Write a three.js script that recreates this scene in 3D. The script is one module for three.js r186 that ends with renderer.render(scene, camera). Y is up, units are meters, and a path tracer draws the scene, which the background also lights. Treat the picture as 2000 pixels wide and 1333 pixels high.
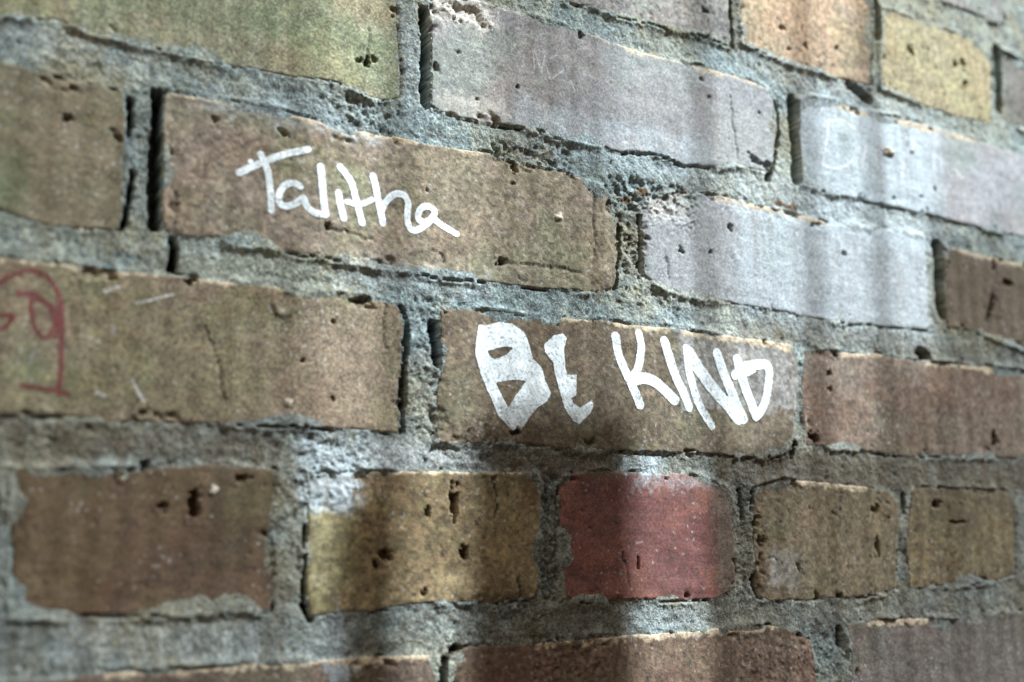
import * as THREE from 'three';
import { mergeGeometries } from 'three/addons/utils/BufferGeometryUtils.js';

// ---------------------------------------------------------------- camera, sky, sun, exposure
const scene = new THREE.Scene();
const WALL_Y = 1.5;                                   // height of the wall datum above the ground (metres)
const camera = new THREE.PerspectiveCamera(36.93, 1024 / 682, 0.02, 400);
camera.position.set(-0.2673, WALL_Y - 0.2937, 0.4163);
camera.rotation.set(0.1739, -0.4956, 0.0021, 'YXZ');
camera.focus = 0.50;
camera.userData.fStop = 3.8;
scene.add(camera);

const renderer = new THREE.WebGLRenderer({ antialias: true });
renderer.setSize(1024, 682);
renderer.toneMapping = THREE.LinearToneMapping;
renderer.toneMappingExposure = 2.4;
renderer.shadowMap.enabled = true;
renderer.shadowMap.type = THREE.PCFSoftShadowMap;

const SUN = new THREE.Vector3(0.46, 0.68, 0.57).normalize();
const sun = new THREE.DirectionalLight(new THREE.Color().setRGB(0.93, 1.0, 1.05), 4.6);
sun.position.copy(SUN).multiplyScalar(6).add(new THREE.Vector3(0, 1.3, 0));
sun.target.position.set(0, 1.3, 0);
sun.castShadow = true;
sun.shadow.mapSize.set(4096, 4096);
sun.shadow.radius = 1.6;
sun.shadow.bias = -0.0004;
Object.assign(sun.shadow.camera, { left: -1.6, right: 1.6, top: 1.6, bottom: -1.6, near: 0.5, far: 14 });
scene.add(sun, sun.target);

{ // a plain clear-to-hazy daylight sky, the same in every direction but for height
  const W = 256, H = 128, data = new Float32Array(W * H * 4);
  for (let j = 0; j < H; j++) for (let i = 0; i < W; i++) {
    const el = ((j + 0.5) / H - 0.5) * Math.PI, up = Math.max(0, Math.sin(el)), k = Math.pow(up, 0.55), o = (j * W + i) * 4;
    const hz = [1.06, 0.97, 0.83], ze = [0.80, 0.77, 0.75];
    for (let c = 0; c < 3; c++) data[o + c] = el > 0 ? hz[c] + (ze[c] - hz[c]) * k : hz[c] * 0.35;
    data[o + 3] = 1;
  }
  const sky = new THREE.DataTexture(data, W, H, THREE.RGBAFormat, THREE.FloatType);
  sky.mapping = THREE.EquirectangularReflectionMapping;
  sky.magFilter = sky.minFilter = THREE.LinearFilter; sky.wrapS = THREE.RepeatWrapping; sky.needsUpdate = true;
  scene.background = sky; scene.environment = sky;
  scene.backgroundIntensity = 1.0; scene.environmentIntensity = 1.0;
}

const TRACED = {
  C1a: [[-318,-45,-101,-43], [-103.2,-53.4,-102,-71.1,-100.5,-91.1], [-318,-107,-266.8,-103.3,-248.1,-99.4,-236,-102.2,-210.5,-102.8,-192.6,-103.4,-154.4,-102.1,-130,-100.7,-120.9,-103.9,-108.6,-104.8,-100.3,-101.1], []],
  C1b: [[-84.5,-43.2,-59.8,-42.1,-42.6,-43.4,-2.7,-44.4,26.4,-46.4,69.2,-46.5,82.4,-46,114.9,-46.8,125.6,-48.6], [129.4,-56.5,130.8,-72.4,127.4,-84.7], [-86.6,-102.3,-79,-105.3,-57.3,-105.5,-42.5,-104.4,-24.3,-104.7,-1.2,-105.3,20.7,-106,42.2,-103,52.8,-104.5,61.9,-105.8,89,-103.1,99.3,-99.3,117.4,-100.4,124.7,-99.5], [-87.5,-53.8,-87.1,-75.3]],
  C1c: [[148.6,-51.3,159,-46.9,185.2,-46.1,215.5,-46.9,264,-44.5,297.9,-46.8,352.1,-49.5,366,-45], [], [147,-102.8,166.5,-104.3,187.9,-105.3,218,-105.5,249.4,-106,291.1,-107,344.4,-107.9,366,-106], [146.3,-75]],
  C0a: [[-11,31,97,31], [97.9,-1.2,97.3,-13.9], [-11,-31,5.1,-29.3,19.8,-30.8,45.5,-29.7,77,-28.7,97.4,-29.4], []],
  C0b: [[106,30,213,30], [213.8,28.9,211.5,0.8], [106.1,-26.1,113.3,-26.9,143.1,-30.2,171.6,-30.7,209,-29.5], [106.6,1.1,106,-11.7]],
  C0c: [[221.7,26,254.3,25.8,288.3,25.2,325.2,24.8], [324.5,1.7], [217,-29.2,248.7,-32.1,282,-34.4,321.4,-33.1], [218.7,-4.4]],
  C0d: [[338.8,23.5,361.3,21.1,440,24], [], [332.6,-26.5,354.5,-30.7,440,-32], [335,-3.4]],
  Cm: [[127,106,345,106], [344.8,62.8], [127,45,251.4,45.8,273.1,45,308.2,44,343.5,44.2], []],
  C2a: [[-438,-120,-265.5,-120.2,-254.2,-121,-246.4,-122.3,-230.6,-122.7,-220.2,-123.1], [-219.3,-127.1,-217.5,-153.6,-217.5,-174.8], [-438,-183,-260.7,-180.4,-241.9,-183.3,-219.3,-182], []],
  C2b: [[-204.7,-119.4,-180.8,-119.2,-159.4,-118,-135.2,-120.6,-125.2,-123.7,-120.4,-120.4,-89.7,-120.5,-57.2,-119.9,-36.8,-121.8,-12,-121.2,-1.4,-124.3,13.9,-129.3], [16.3,-138.5,18.5,-152.7,18.2,-166.9], [-202,-179.4,-196.9,-180.6,-189.9,-180.5,-181.3,-179.3,-170.3,-180.7,-158.9,-180.7,-135.4,-181.6,-119.8,-182.8,-107.6,-183.2,-94.8,-183.5,-83.2,-184.3,-66.9,-183.9,-51.9,-184.6,-25.5,-183.7,3,-182.4,15.5,-179.4], [-205.4,-125.1,-204.4,-151.3,-203.4,-172.7]],
  C2c: [[34.5,-132.7,48.5,-124.4,73.6,-118.5,98.4,-118.9,137.7,-120.4,165.2,-122.7,200.6,-121.1,240.4,-119.4,246.6,-121.2], [246.2,-130.1,246.3,-156.2], [34.3,-169.3,40.3,-172.9,52.9,-177.5,83.3,-178.6,127.3,-180.1,161,-182.1,189.4,-181.6,219.1,-181,244.9,-179.6], [34.1,-148.7]],
  C2d: [[264,-123.1,297.5,-124.5,342.1,-125.7,480,-121], [], [261.2,-176.2,283.4,-176.1,304.9,-178.8,334.3,-184.6,480,-182], [262.6,-150.2]],
  C3a: [[-316,-197,-259.3,-197.4,-244.1,-197.3,-225,-197.4,-201.5,-196.9,-180.4,-197.2,-158.2,-196.6,-130.3,-196.6,-118.2,-196.7,-105.5,-198.1,-100.1,-199.2], [-97.3,-204.5,-96.2,-209.7,-97.6,-234], [-316,-256,-254.6,-256.1,-236.6,-256,-211.3,-256.7,-170.2,-256,-140.5,-255.7,-112.3,-256.5,-97.6,-256.5], []],
  C3b: [[-79.9,-198.8,-65.9,-196.9,-42.3,-196.9,-12.6,-195.8,18.9,-195.6,47.4,-195.6,94.8,-196.2,133.1,-196.9], [136.8,-204.6,137,-218.6,133.2,-238.6], [-80.4,-260.3,-55.9,-259.9,-46.7,-258.6,-18.2,-260.2,-3,-260.7,61.7,-259.5,79.9,-260.3,119.1,-260.1,128.8,-256], [-79.2,-209.8,-78.5,-219.2,-80.8,-236.1]],
  C3c: [[141.6,-199.6,159.9,-198.7,173.9,-197.9,202.7,-197.4,232.8,-198.1,280.9,-198,332.7,-197.5,357,-197], [], [140.1,-253.4,169.7,-253.4,212.3,-257,274.4,-255.1,325.1,-254.8,357,-256], [138.9,-218.5,139.9,-238.8]],
  C4z: [[-362,-274,-254.8,-274.9], [-252.1,-300], [-362,-330,-250.5,-328.9], []],
  C4a: [[-249.4,-275.5,-216.6,-274.3,-173.1,-271.5,-152.3,-273], [-151.5,-277.2,-152.7,-298.7,-150.1,-320], [-244.9,-328.4,-219.2,-329,-187.1,-329.1,-151.4,-329.9], [-248.2,-300]],
  C4b: [[-137.9,-274.8,-116.4,-273,-95.3,-272,-69.4,-271.8,-37.5,-271.3,-30.7,-273.2], [-26.9,-280.2,-27.5,-299.2,-28.7,-323.4], [-135.7,-333,-118,-331.7,-102.2,-330.6,-80.7,-329.3,-51,-330.1,-30.3,-328.8], [-138.4,-295.1,-138.5,-315]],
  C4c: [[-15.8,-275.3,-9.5,-271.3,7.1,-269.5,28.1,-269.9,61.9,-270.2,73.4,-272.8,84.9,-277.2], [87.3,-284,87.8,-304.5,88.3,-323], [-14.5,-328.8,-8.9,-331.1,20.4,-331.6,48,-332.3,73.3,-332.7,86,-327.5], [-17.8,-285.1,-15.9,-299.3]],
  C4d: [[102.9,-275.6,122.1,-270.7,147.9,-272.3,186,-274.2,203,-276.8], [210.7,-283.9,209.6,-300.1,205.8,-314.9], [103.8,-332.7,114.8,-335.4,143.7,-335.6,191.1,-334.4,205.2,-330.9], [101.2,-288.9,101.6,-308.8]],
  C4e: [[222,-275.9,229.9,-273.4,305.4,-274.6], [314.7,-281.4,312,-306.3], [215,-331.8,257.8,-331.3,290.1,-328.6,308,-326.3], [217.8,-288.2,214.5,-310.2]],
  C5a: [[-296,-352,-247.2,-349.9,-238.6,-349.9,-211.6,-349.2,-172.6,-349.1,-114.2,-349.5,-81.3,-349.7], [-77.9,-355.6], [-296,-410,-78,-410], []],
  C5b: [[-74.1,-351.8,-64.3,-347.9,-37.5,-348.2,-4.1,-347.4,21,-347,58.6,-346.9,76.3,-346,114.2,-346.7,123.9,-349.2,139,-355.4], [141.6,-366], [-74,-410,142,-410], []],
  C5c: [[162.7,-348.1,190,-346.8,225.7,-347.7,271.2,-351.7,287.7,-348.2,312.9,-347.7,380,-347], [], [165,-410,380,-410], [166,-364.8]],
};
const HOLLOWS = [-117.7,-86.9,1.5,2.9,6,10, -121.2,-87.4,1.7,1.1,4,30, -114.3,-85.3,2.0,1.1,4,-25, -133.6,-167.8,2.0,1.6,6,0, -48.7,-172.8,2.7,2.4,6,10, -26.6,-103.8,2.1,1.7,5,0, -50.9,-117.8,2.2,3.4,7,15, -41,-124.8,1.8,3.0,6,0, -2.7,-46.7,1.9,2.3,6,0, 92.3,-135.8,1.9,2.3,5,0, 58.7,-153.7,1.5,2.0,5,20, 146.9,-248.3,4.3,3.0,9,0, 298.4,-244.5,3.8,5.6,7,0, -72,-285,2.4,5.9,8,-4, -71.4,-292.1,1.3,4.0,6,0, -66.5,-308.4,1.8,3.1,5,10, -102.7,-308.4,2.3,2.8,5,20, -107.3,-312.5,1.2,2.3,4,20, -84.8,-290.4,1.1,2.7,4,0, -85.1,-324.4,1.5,1.7,4,25, -183.6,-287.6,2.4,6.0,5,0, -190.1,-198.9,2.3,1.8,6,30, -203.7,-273.1,1.7,2.7,5,0, 112.5,-94,4.6,1.8,6,-25, 121.8,-97.2,2.0,3.8,5,0, 305.8,-158.8,2.2,8.8,5,-30, 310.7,-130.6,1.8,4.9,5,0, 323.6,-141,5.5,1.8,4,0, 160.9,-211.8,2.1,1.3,4,20, 161.5,-220.5,1.4,1.5,4,0, 219.9,-73.2,2.8,1.8,3,0, 191.1,-287,2.5,2.5,5,20, 191.7,-308.2,1.4,5.4,4,10, 258.6,-294.6,7.1,1.1,4,0, 104.1,-294.2,2.8,2.3,4,30, 107,-304.7,2.5,2.7,4,-30, 143.5,-333.2,1.3,3.3,4,0, 159.9,-333.7,2.7,1.4,4,0, 241.1,-283.9,3.9,2.3,5,0, 131.2,-318.2,1.0,2.8,3,0, 240.7,-67.5,1.6,1.2,3,0, 80.3,-63.6,1.3,0.8,4,0, 76,-54.3,1.6,1.1,4,0, 117.4,-65.1,1.3,0.8,4,0, 78.5,-152,0.9,1.0,4,0, 176.6,-140,1.5,1.4,4,0, 27.1,-313.8,0.8,4.2,3,-8, -166.1,-277.3,3.2,1.6,3,0, -195.5,-289.1,2.3,1.5,2.5,0, -69.4,-50.5,12.6,5.2,3,-12, -31,-116.6,5.6,1.9,3,-20, -20,-118.8,4.2,1.6,3,-25, -45.3,-119.9,3.4,1.8,3,0, 26.5,-132,8.4,3.4,3,-30, -142.7,-227.6,1.2,0.9,3,0, -129.9,-209.9,1.2,1.0,3,0, -128.8,-242.6,1.0,0.8,3,0, 260.1,-87.7,1.3,1.8,3,0, 222,-99.7,1.6,1.2,3,0, 245.9,-95,1.6,0.9,3,0, -240.6,-138.7,3.2,1.8,3,30, -183.9,-128.7,1.5,1.8,3,0, -154.5,-129.2,2.8,1.2,3,-20, 245.1,3.5,2.1,2.5,4,0, 247.3,2.3,3.0,3.8,4,0, 296.1,4.6,2.7,3.3,4,0, 288.4,2.8,2.2,2.9,3,0, 297.1,-9.6,2.7,2.9,4,0, 156.1,-15.6,1.5,2.0,3,0, 181.4,-11.4,1.5,2.1,3,0, 136.4,-9,3.2,1.4,3,0, 142.5,-20.4,2.1,1.1,3,0, 80.5,-12.5,2.2,1.9,3,0, 80.6,-28.8,2.9,1.6,4,20, -39.4,-253.4,4.3,1.7,5,0, -42.4,-133.6,1.2,1.6,3,0, -86.9,-143.8,0.7,1.1,2,-30, -62.1,-93.9,1.0,0.7,3,0, -39.7,-83.2,1.3,1.6,2,0, -71.9,-72.5,2.9,0.9,1.5,20, ];
const VOIDS = [
  [2.7, -207.8,-122.3,-206.6,-130.9,-207,-145.2,-206.4,-158.2,-205.7,-177.3],
  [1.0, -218.2,-126.7,-217.3,-134.1,-217.7,-141.1],
  [0.8, -215.3,-156.4,-215.6,-168.2,-217.5,-180.1],
  [2.3, -90.4,-55.3,-88.8,-70.5,-89.2,-88.6,-88.7,-102],
  [3.6, 143.3,-52.4,143.3,-72.5,143.7,-84.8,143.2,-100.3],
  [4.6, 259.6,-124.4,259.4,-140.8,258.3,-160.4,259.5,-166.7],
  [2.5, -82,-206.6,-80.9,-214.7,-79.7,-224.4],
  [2.8, 217.9,29.9,217.7,16,218.1,5.1],
  [4.3, 334,23.5,333.2,3.6,332.6,-18.5],
  [1.5, 98.3,-1.1,98.4,-13.6,98.9,-29.1],
  [1.6, 130.6,-56.3,131.1,-73.2,128.7,-82.9],
  [1.6, -198.4,-182.7,-197.1,-187.9,-197.7,-194.3],
  [1.4, -97.9,-199.9,-95.4,-211.3,-97,-227.5,-96.9,-243.4,-97.1,-254.7],
  [2.2, -76.8,-362.4,-74.5,-354.1,-69.7,-349.1],
  [1.1, -138.3,-296.5,-138,-311,-138.5,-327.2,-135.4,-333.8],
  [0.8, 93.4,-277.9,94.9,-291.6],
  [2.1, 101.6,-322.8,104.2,-331.9],
  [0.9, 101.7,-278.3,101.8,-291.5],
  [1.7, 214.9,-278.9,214.9,-288.2],
  [1.7, 215.6,-312.7,218.3,-328.5],
  [1.9, 158.6,-351.1,159.9,-359.1],
  [1.5, 167.3,-356.9,169.7,-375.6],
  [1.8, 132.7,-252.5,129.4,-258.7],
  [1.6, 19.9,-145.3,19,-161.5,16.2,-177.8],
  [1.0, 34,-140.5,33.3,-167.8],
  [3.1, 207.3,-38.9,198.9,-35.7,190.5,-32.5],
  [1.9, 121.4,-103.9,126.9,-87.8],
  [4.0, 237.7,-194,242.8,-196.7],
];
const COATS_AND_LIGHT = [  // limewash and dirt patches, with bands of light and shade painted among them
  [-282.8, 369.6, -382.2, -217.4, 0.62, 'soil'],
  [-236.5, -137.2, -87.8, -68.9, 0.3, 'moss'],
  [-271.7, -254.7, -183.4, -153.6, 0.25, 'moss'],
  [-256.4, -241, -244.2, -223.1, 0.2, 'moss'],
  [96.7, 253.3, -192.3, -100.1, 0.48, 'blue'],
  [32.2, 253.3, -195.4, -106.2, 0.2, 'pale'],
  [144.1, 268.4, -129.2, -33.9, 0.62, 'blue'],
  [267.4, 366.2, -114.3, -31.9, 0.05, 'pale'],
  [78.8, 135.2, -105.2, -33.1, 0.2, 'blue'],  // sun on the right end of this brick, painted in
  [53.9, 138.6, -235.6, -192.8, 0.42, 'pale'],
  [-140.9, -116.4, -290.2, -258.3, 0.8, 'blue'],  // bright light band, painted into the joint
  [-127.5, -116.5, -358.3, -331.9, 0.6, 'blue'],  // the same light band painted lower down
  [-118.4, -52.2, -270.4, -260.6, 0.6, 'pale'],  // lit stretch of the bed joint, painted pale
  [19.1, 46, -271.3, -260.2, 0.9, 'blue'],  // bright patch of light painted on the joint
  [17.6, 74.8, -347.3, -334.2, 0.35, 'blue'],  // foot of that light band, painted in
  [-85.6, -52.7, -57.9, -44.6, 0.85, 'cream'],
  [-52.3, -16.4, -118.2, -114, 0.3, 'cream'],
  [-84.8, -46.8, -104.9, -92.7, 0.4, 'cream'],
  [75.1, 90.5, -332.5, -273.3, 0.6, 'grey'],
  [-100.7, -91.2, -112.6, -51.7, 0.6, 'blue'],
  [36.8, 64.6, -136.8, -124.1, 0.35, 'cream'],
  [94.6, 350.6, -199.3, -183.9, 0.75, 'grime_shade'],
  [77.9, 339.2, -276.3, -256, 1.25, 'grime_shade'],  // dirty joint, also darkened in colour for the shade at lower right
  [76.3, 333, -352.4, -259.5, 0.3, 'grime_shade'],  // wider dirt tint that carries the same painted shade
  [-52.7, 19.1, -273, -261, 1.1, 'grime_shade'],  // shade of the tall paling painted over the dirt
  [-72.3, 22, -349.6, -330.7, 0.7, 'grime_shade'],  // shade of the dark band painted into this lower joint
  [74.9, 327.4, -351.1, -336, 0.4, 'grime_shade'],
  [-253.8, -147.8, -272.2, -258.4, 0.95, 'grime_shade'],
  [26.5, 75, -277.8, -270.2, 0.35, 'pale'],  // light band put into the brick top as a pale tint
  [2.2, 79.1, -112.1, -34, 0.12, 'blue'],  // sunlit middle of the same brick, painted as a faint cool tint
  [-154.1, -121.4, -113.7, -99.3, 0.2, 'grime_shade'],
  [209.2, 338.5, -49.3, 44.9, 0.3, 'yellow'],
  [102.7, 210.4, -42.2, 13.9, 0.25, 'tan'],
  [109.8, 131.2, -328.5, -308.8, 0.3, 'pale'],
  [-25.9, -14.8, -331.4, -273, 0.5, 'grime_shade'],
  [18.1, 34.4, -171.4, -136.1, 0.5, 'grime_shade'],
  [-192.4, -106.5, -125.8, -109.4, 0.25, 'blue'],
  [-265.8, -204.1, -116.3, -101.2, 0.25, 'blue'],
  [-231.6, -152.9, -345.9, -331.9, 0.3, 'blue'],
  [-132.8, -53.3, -193.7, -180.7, 0.35, 'pale'],
  [-42.5, 85.3, -115.7, -87.8, 0.3, 'blue'],
  [-137.6, -115.4, -321.5, -290.2, 0.3, 'yellow'],  // yellowish light band painted on the brick
];
const NAME_STROKES = [
  [1.53, -173.1,-150,-168.1,-146.6,-160.6,-142.1,-153,-138,-143.6,-134.2],
  [1.17, -168.4,-144.2,-167.2,-146.2],
  [1.52, -164.4,-140.5,-161.3,-146.6,-159.5,-156.8,-159,-164.2],
  [1.50, -146.8,-152,-148.8,-151,-151.8,-151.2,-154.1,-153.2,-155.6,-156.2,-155.9,-159.4,-154.5,-161.4,-152,-161.5,-148.3,-159.6,-145.2,-156.8,-144,-159.4,-141.6,-161.8,-138.4,-162.9,-135.4,-162.5],
  [1.66, -138,-141.2,-137,-149,-136.1,-157,-135.2,-162.7],
  [1.60, -129.5,-152,-128.4,-157.5,-126.8,-163.1],
  [1.57, -128.9,-139.7,-126,-143,-123.7,-146.2,-121.9,-151.8,-120,-158.1,-118.2,-164],
  [1.26, -125.6,-155.4,-122.3,-155.8,-118.5,-155.3,-113.7,-152.6],
  [1.65, -113.5,-141.4,-112.4,-145.5,-111.1,-150.8,-109.7,-157,-108.6,-162.6],
  [1.56, -109.7,-158.5,-108.5,-154.9,-105.9,-150.9,-103.5,-148.6,-100.8,-147.7,-98,-148.5,-96.4,-151.4,-96.6,-155.8,-96.3,-160.3,-94.9,-163.3,-92.7,-163.9,-88.9,-161.5,-85.7,-158.6,-83.6,-155.6,-83.4,-153.1,-85.5,-151.7,-88.3,-151.9,-90.6,-153.9,-91.3,-156.5,-90.2,-159,-87.2,-158.8,-84.1,-156.6],
  [1.61, -84.2,-156.1,-81,-158.6,-76.8,-160.5,-72.1,-162.5],
];
const KIND_STROKES = [
  [2.53, 16,-203.4,17.7,-211.5,20.3,-218.5,23.9,-225.2,26.8,-231,29.5,-236.7],
  [2.28, 30.3,-200.6,31.5,-206.5,30.7,-213.1,28.7,-219,24.5,-224.2],
  [2.88, 25.7,-224.9,30.7,-223.5,35.8,-223.4,40.8,-225.4,44.5,-228.1,51.1,-233.1],
  [2.64, 45.9,-203.2,48.3,-210.4,50.7,-216.9,53.7,-223.5,57.1,-229.4,60.2,-236.1],
  [2.37, 59.6,-206,60.3,-213.5,61.7,-220.1,64.1,-227.9,67.8,-235.9,74.8,-245.1],
  [3.53, 61.1,-208.1,65.9,-214.4,73.3,-222.5,79.5,-228.3,86.2,-233.8,92.8,-240.5],
  [2.94, 79.7,-207.1,82.5,-214,86,-221.1,90.8,-230.3,96.3,-240.4],
  [2.98, 93.2,-209.4,95.3,-216.4,98.1,-223.1,101.6,-231.1,104.8,-238.3],
  [2.67, 91.7,-217.5,95.8,-214.1,100.4,-212.1,107.7,-210.8,114.2,-210.9,115.4,-215,114.3,-221.2,112.5,-229.1,109.3,-234.8,104.8,-238.8],
  [1.34, 97.4,-217.1,101.7,-215.7,104.6,-214.1],
];
const LETTER_B = [
  [-59.7,-204.7,-56.5,-204.8,-48.9,-202.4,-42.3,-202.7,-36.5,-206,-33.6,-211.8,-31.6,-218.5,-29.7,-220.1,-26.2,-223.3,-25.3,-227.5,-21.9,-234.2,-23.8,-237.7,-29.7,-241.4,-34.5,-247.6,-38.4,-253.2,-41.2,-253.3,-45.9,-248.9,-49.2,-246.2,-53.4,-237.7,-58.1,-228.1,-61.4,-218.3,-61,-211.6],
  [-54.7,-216.7,-47,-214.2,-43.2,-214.3,-46,-217.1,-51.7,-219.6,-54,-218.1],
  [-50.2,-231.3,-42.2,-229.5,-36,-229.5,-41.2,-236.2,-44.5,-241.4,-47.9,-235.7],
];
const LETTER_E = [
  [-24.7,-211.1,-19.7,-206.3,-14.7,-204.9,-12.7,-206.5,-14.2,-212.8,-13.8,-219.8,-12.8,-224.9,-7.2,-224.5,-7.8,-234.2,-10.9,-235.7,-8.9,-238.6,-5.4,-240.5,1.4,-236.3,1.8,-238.8,0.2,-242.4,-5.9,-247.9,-9,-246.3,-12.9,-242.2,-16.4,-233,-18.8,-224.5,-19.8,-219.3,-24.2,-214.5],
];
const RED_STROKES = [
  [0.96, -264.5,-216.9,-261.6,-210.8,-258.6,-206.9,-254,-203.3,-248.1,-201.2,-242.4,-203.7,-238.8,-208.9,-236.9,-217.8,-236.1,-229.4,-235.6,-241.6,-236,-247.1],
  [0.86, -248.4,-244.8,-242.6,-245.6,-236.1,-246.1,-232.3,-247.5],
  [1.08, -252.3,-210.3,-247.4,-210.4,-241.6,-214.1,-238.7,-220],
  [0.78, -247.6,-211.8,-247.4,-217.1,-245.2,-223.7,-241.9,-226.7,-239.7,-223.6,-238.8,-219.2],
  [0.84, -259.2,-219.8,-253.5,-219.2,-255.9,-223.7,-260.4,-226],
  [0.79, -238.4,-214.2,-237.5,-222,-238.6,-226.1],
];
const SCRATCH_A = [
  [0.48, -31.2,-61.8,-30.4,-72.5],
  [0.48, -30.4,-62.1,-26.5,-72.7],
  [0.48, -26.5,-72.7,-24.1,-63.4],
  [0.49, -16.9,-61.2,-21.5,-64.5],
  [0.55, -13.6,-68.8,-20.3,-74.9],
  [0.49, -22.7,-70,-21.5,-75.2],
  [0.62, -9.4,-73.4,-7,-78.4],
  [0.65, -41.4,-61.4,-43.5,-65.2],
  [0.57, -47.6,-95.4,-48.2,-99.8],
];
const SCRATCH_B = [
  [0.77, 170.9,-58.3,167.1,-77.5,163.9,-88.1],
  [0.78, 163.9,-88.1,174.5,-88.8,186.7,-82.9,192.5,-72.9],
  [0.79, 172.5,-59.3,184.4,-57,191.7,-61.7],
  [0.80, 200.6,-68.2,196.8,-83.4,199.9,-87.7],
  [0.81, 207.1,-73.5,208.9,-83],
  [0.83, 233.3,-68.8,229.9,-86.7],
  [0.85, 236.1,-58.3,243.4,-59,240.9,-66.2],
  [0.87, 264.1,-48.3,260.5,-74.2],
  [0.88, 279,-71,287.2,-76.5],
];
const SCRATCH_C = [
  [0.54, -210.6,-210.1,-205.7,-208.4,-196.7,-204.9],
  [0.72, -222.2,-206.5,-218.9,-204.7,-217.3,-204.3],
  [0.61, -209.8,-240.7,-207.7,-244.6,-205.6,-248.1],
  [0.60, -222.5,-246.1,-219.5,-247.1],
];
const WORN_LIT = [  // upper arrises: pale wear, with the light they catch painted in
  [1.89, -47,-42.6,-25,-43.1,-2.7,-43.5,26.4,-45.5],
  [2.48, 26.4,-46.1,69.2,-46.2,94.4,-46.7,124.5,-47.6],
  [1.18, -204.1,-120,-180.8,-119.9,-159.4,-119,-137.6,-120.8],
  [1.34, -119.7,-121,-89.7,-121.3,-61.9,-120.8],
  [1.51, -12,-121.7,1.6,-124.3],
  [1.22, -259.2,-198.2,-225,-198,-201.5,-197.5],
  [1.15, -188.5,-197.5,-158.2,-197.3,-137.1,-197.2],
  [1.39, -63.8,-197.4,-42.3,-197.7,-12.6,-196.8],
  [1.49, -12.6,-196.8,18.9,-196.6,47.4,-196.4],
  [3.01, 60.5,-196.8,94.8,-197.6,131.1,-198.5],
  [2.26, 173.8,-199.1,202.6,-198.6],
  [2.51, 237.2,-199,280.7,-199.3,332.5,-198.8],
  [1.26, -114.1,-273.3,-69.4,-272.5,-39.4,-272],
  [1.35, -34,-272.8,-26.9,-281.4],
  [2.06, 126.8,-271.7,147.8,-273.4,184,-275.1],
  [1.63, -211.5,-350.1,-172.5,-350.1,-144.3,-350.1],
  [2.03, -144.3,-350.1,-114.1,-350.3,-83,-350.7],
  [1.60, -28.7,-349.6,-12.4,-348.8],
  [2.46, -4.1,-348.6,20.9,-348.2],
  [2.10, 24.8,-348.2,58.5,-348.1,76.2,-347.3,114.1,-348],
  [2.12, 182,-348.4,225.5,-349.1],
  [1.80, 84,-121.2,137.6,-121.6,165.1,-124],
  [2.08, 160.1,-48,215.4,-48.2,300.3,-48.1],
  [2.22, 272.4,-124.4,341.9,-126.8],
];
const CRUMBLE = [
  [13.8, 69.9, -140.1, -118.6, 1],
  [17.5, 35, -171.4, -137.5, 1],
  [-55, -9.8, -125.3, -112.1, 0.9],
  [-26.4, -16.2, -331.3, -271.8, 0.8],
  [-145.2, -115.2, -292.3, -260.1, 0.8],
  [69.8, 143.8, -125.8, -116.9, 0.5],
  [-123.4, -103.8, -122.2, -112.5, 0.9],
  [-135.4, -108.9, -120.2, -105.7, 0.7],
  [-72.4, -26, -338.1, -327, 0.6],
  [-83.4, -52.8, -267.2, -248.8, 0.7],
  [-31.4, 7.1, -363.5, -347.7, 0.8],
  [87.1, 161.3, -375.8, -352.1, 0.6],
  [0.8, 54.5, -187.2, -176.5, 0.5],
  [-85.6, -52.7, -57.4, -44.6, 0.7],
  [89.8, 103.5, -335.5, -273, 0.6],
  [149.7, 169.4, -209, -200.2, 0.4],
  [-98.7, -78.9, -258.8, -194.3, 0.6],
];
const RUST = [59.6,-124.1,8.8,3.9, 53.3,-131.6,6.0,2.6, 36.4,-124.1,5.2,2.2, 130.2,-117,6.2,2.1, 140.6,-117.5,4.0,1.8, -20.8,-114.2,3.5,1.4, 26.5,-130.1,4.5,2.0, ];
const PEBBLES = [-147.9,-245.8,1.5,2.2,3, -16,-146.7,2.4,2.1,2.5, 220.1,-70.5,4.5,3.0,3.5, -211,-274.9,1.9,4.6,4, -177,-282.5,2.0,2.0,3, ];
const HAIRLINES = [
  [-46.5,-173.6,-33.9,-172.8,-25.4,-172.2,-13.8,-172.9,-5,-173.1],
  [-132.4,-168.5,-121.8,-169.6,-112.2,-171.1],
  [-86.2,-172.4,-78.5,-173.4,-78.1,-177.7],
  [-116.9,-70.9,-117.5,-78.6,-117.5,-84.8],
  [-197.9,-163.3,-197.5,-174,-197.4,-182.6],
  [18.2,-308.8,20.1,-318.5,21.7,-325.7],
  [-51.1,-273.7,-50.5,-282.9,-50.7,-292.1],
  [48.5,-159.1,50,-165.8,50.8,-170.6],
  [-106.2,-198.4,-106.9,-210,-105.6,-221.3],
  [99.5,-95.7,98.6,-83.9,95.6,-60.4],
  [3.1,-196,2.4,-201.2],
  [157.4,-288.6,162.2,-291.3],
  [164,-277.4,162.8,-299.6],
  [240.2,-49.1,236.4,-65],
  [308.9,-145,303.2,-172.3],
  [-39.5,-180.2,-31.1,-181],
  [3.7,-130.2,4.4,-147.5,4.8,-163.3],
  [-183.4,-217.1,-178.8,-227.2,-173.7,-247.7],
  [110.1,-312.6,117.1,-314],
  [-39.4,-319.5,-36.7,-330.8],
];

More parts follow.
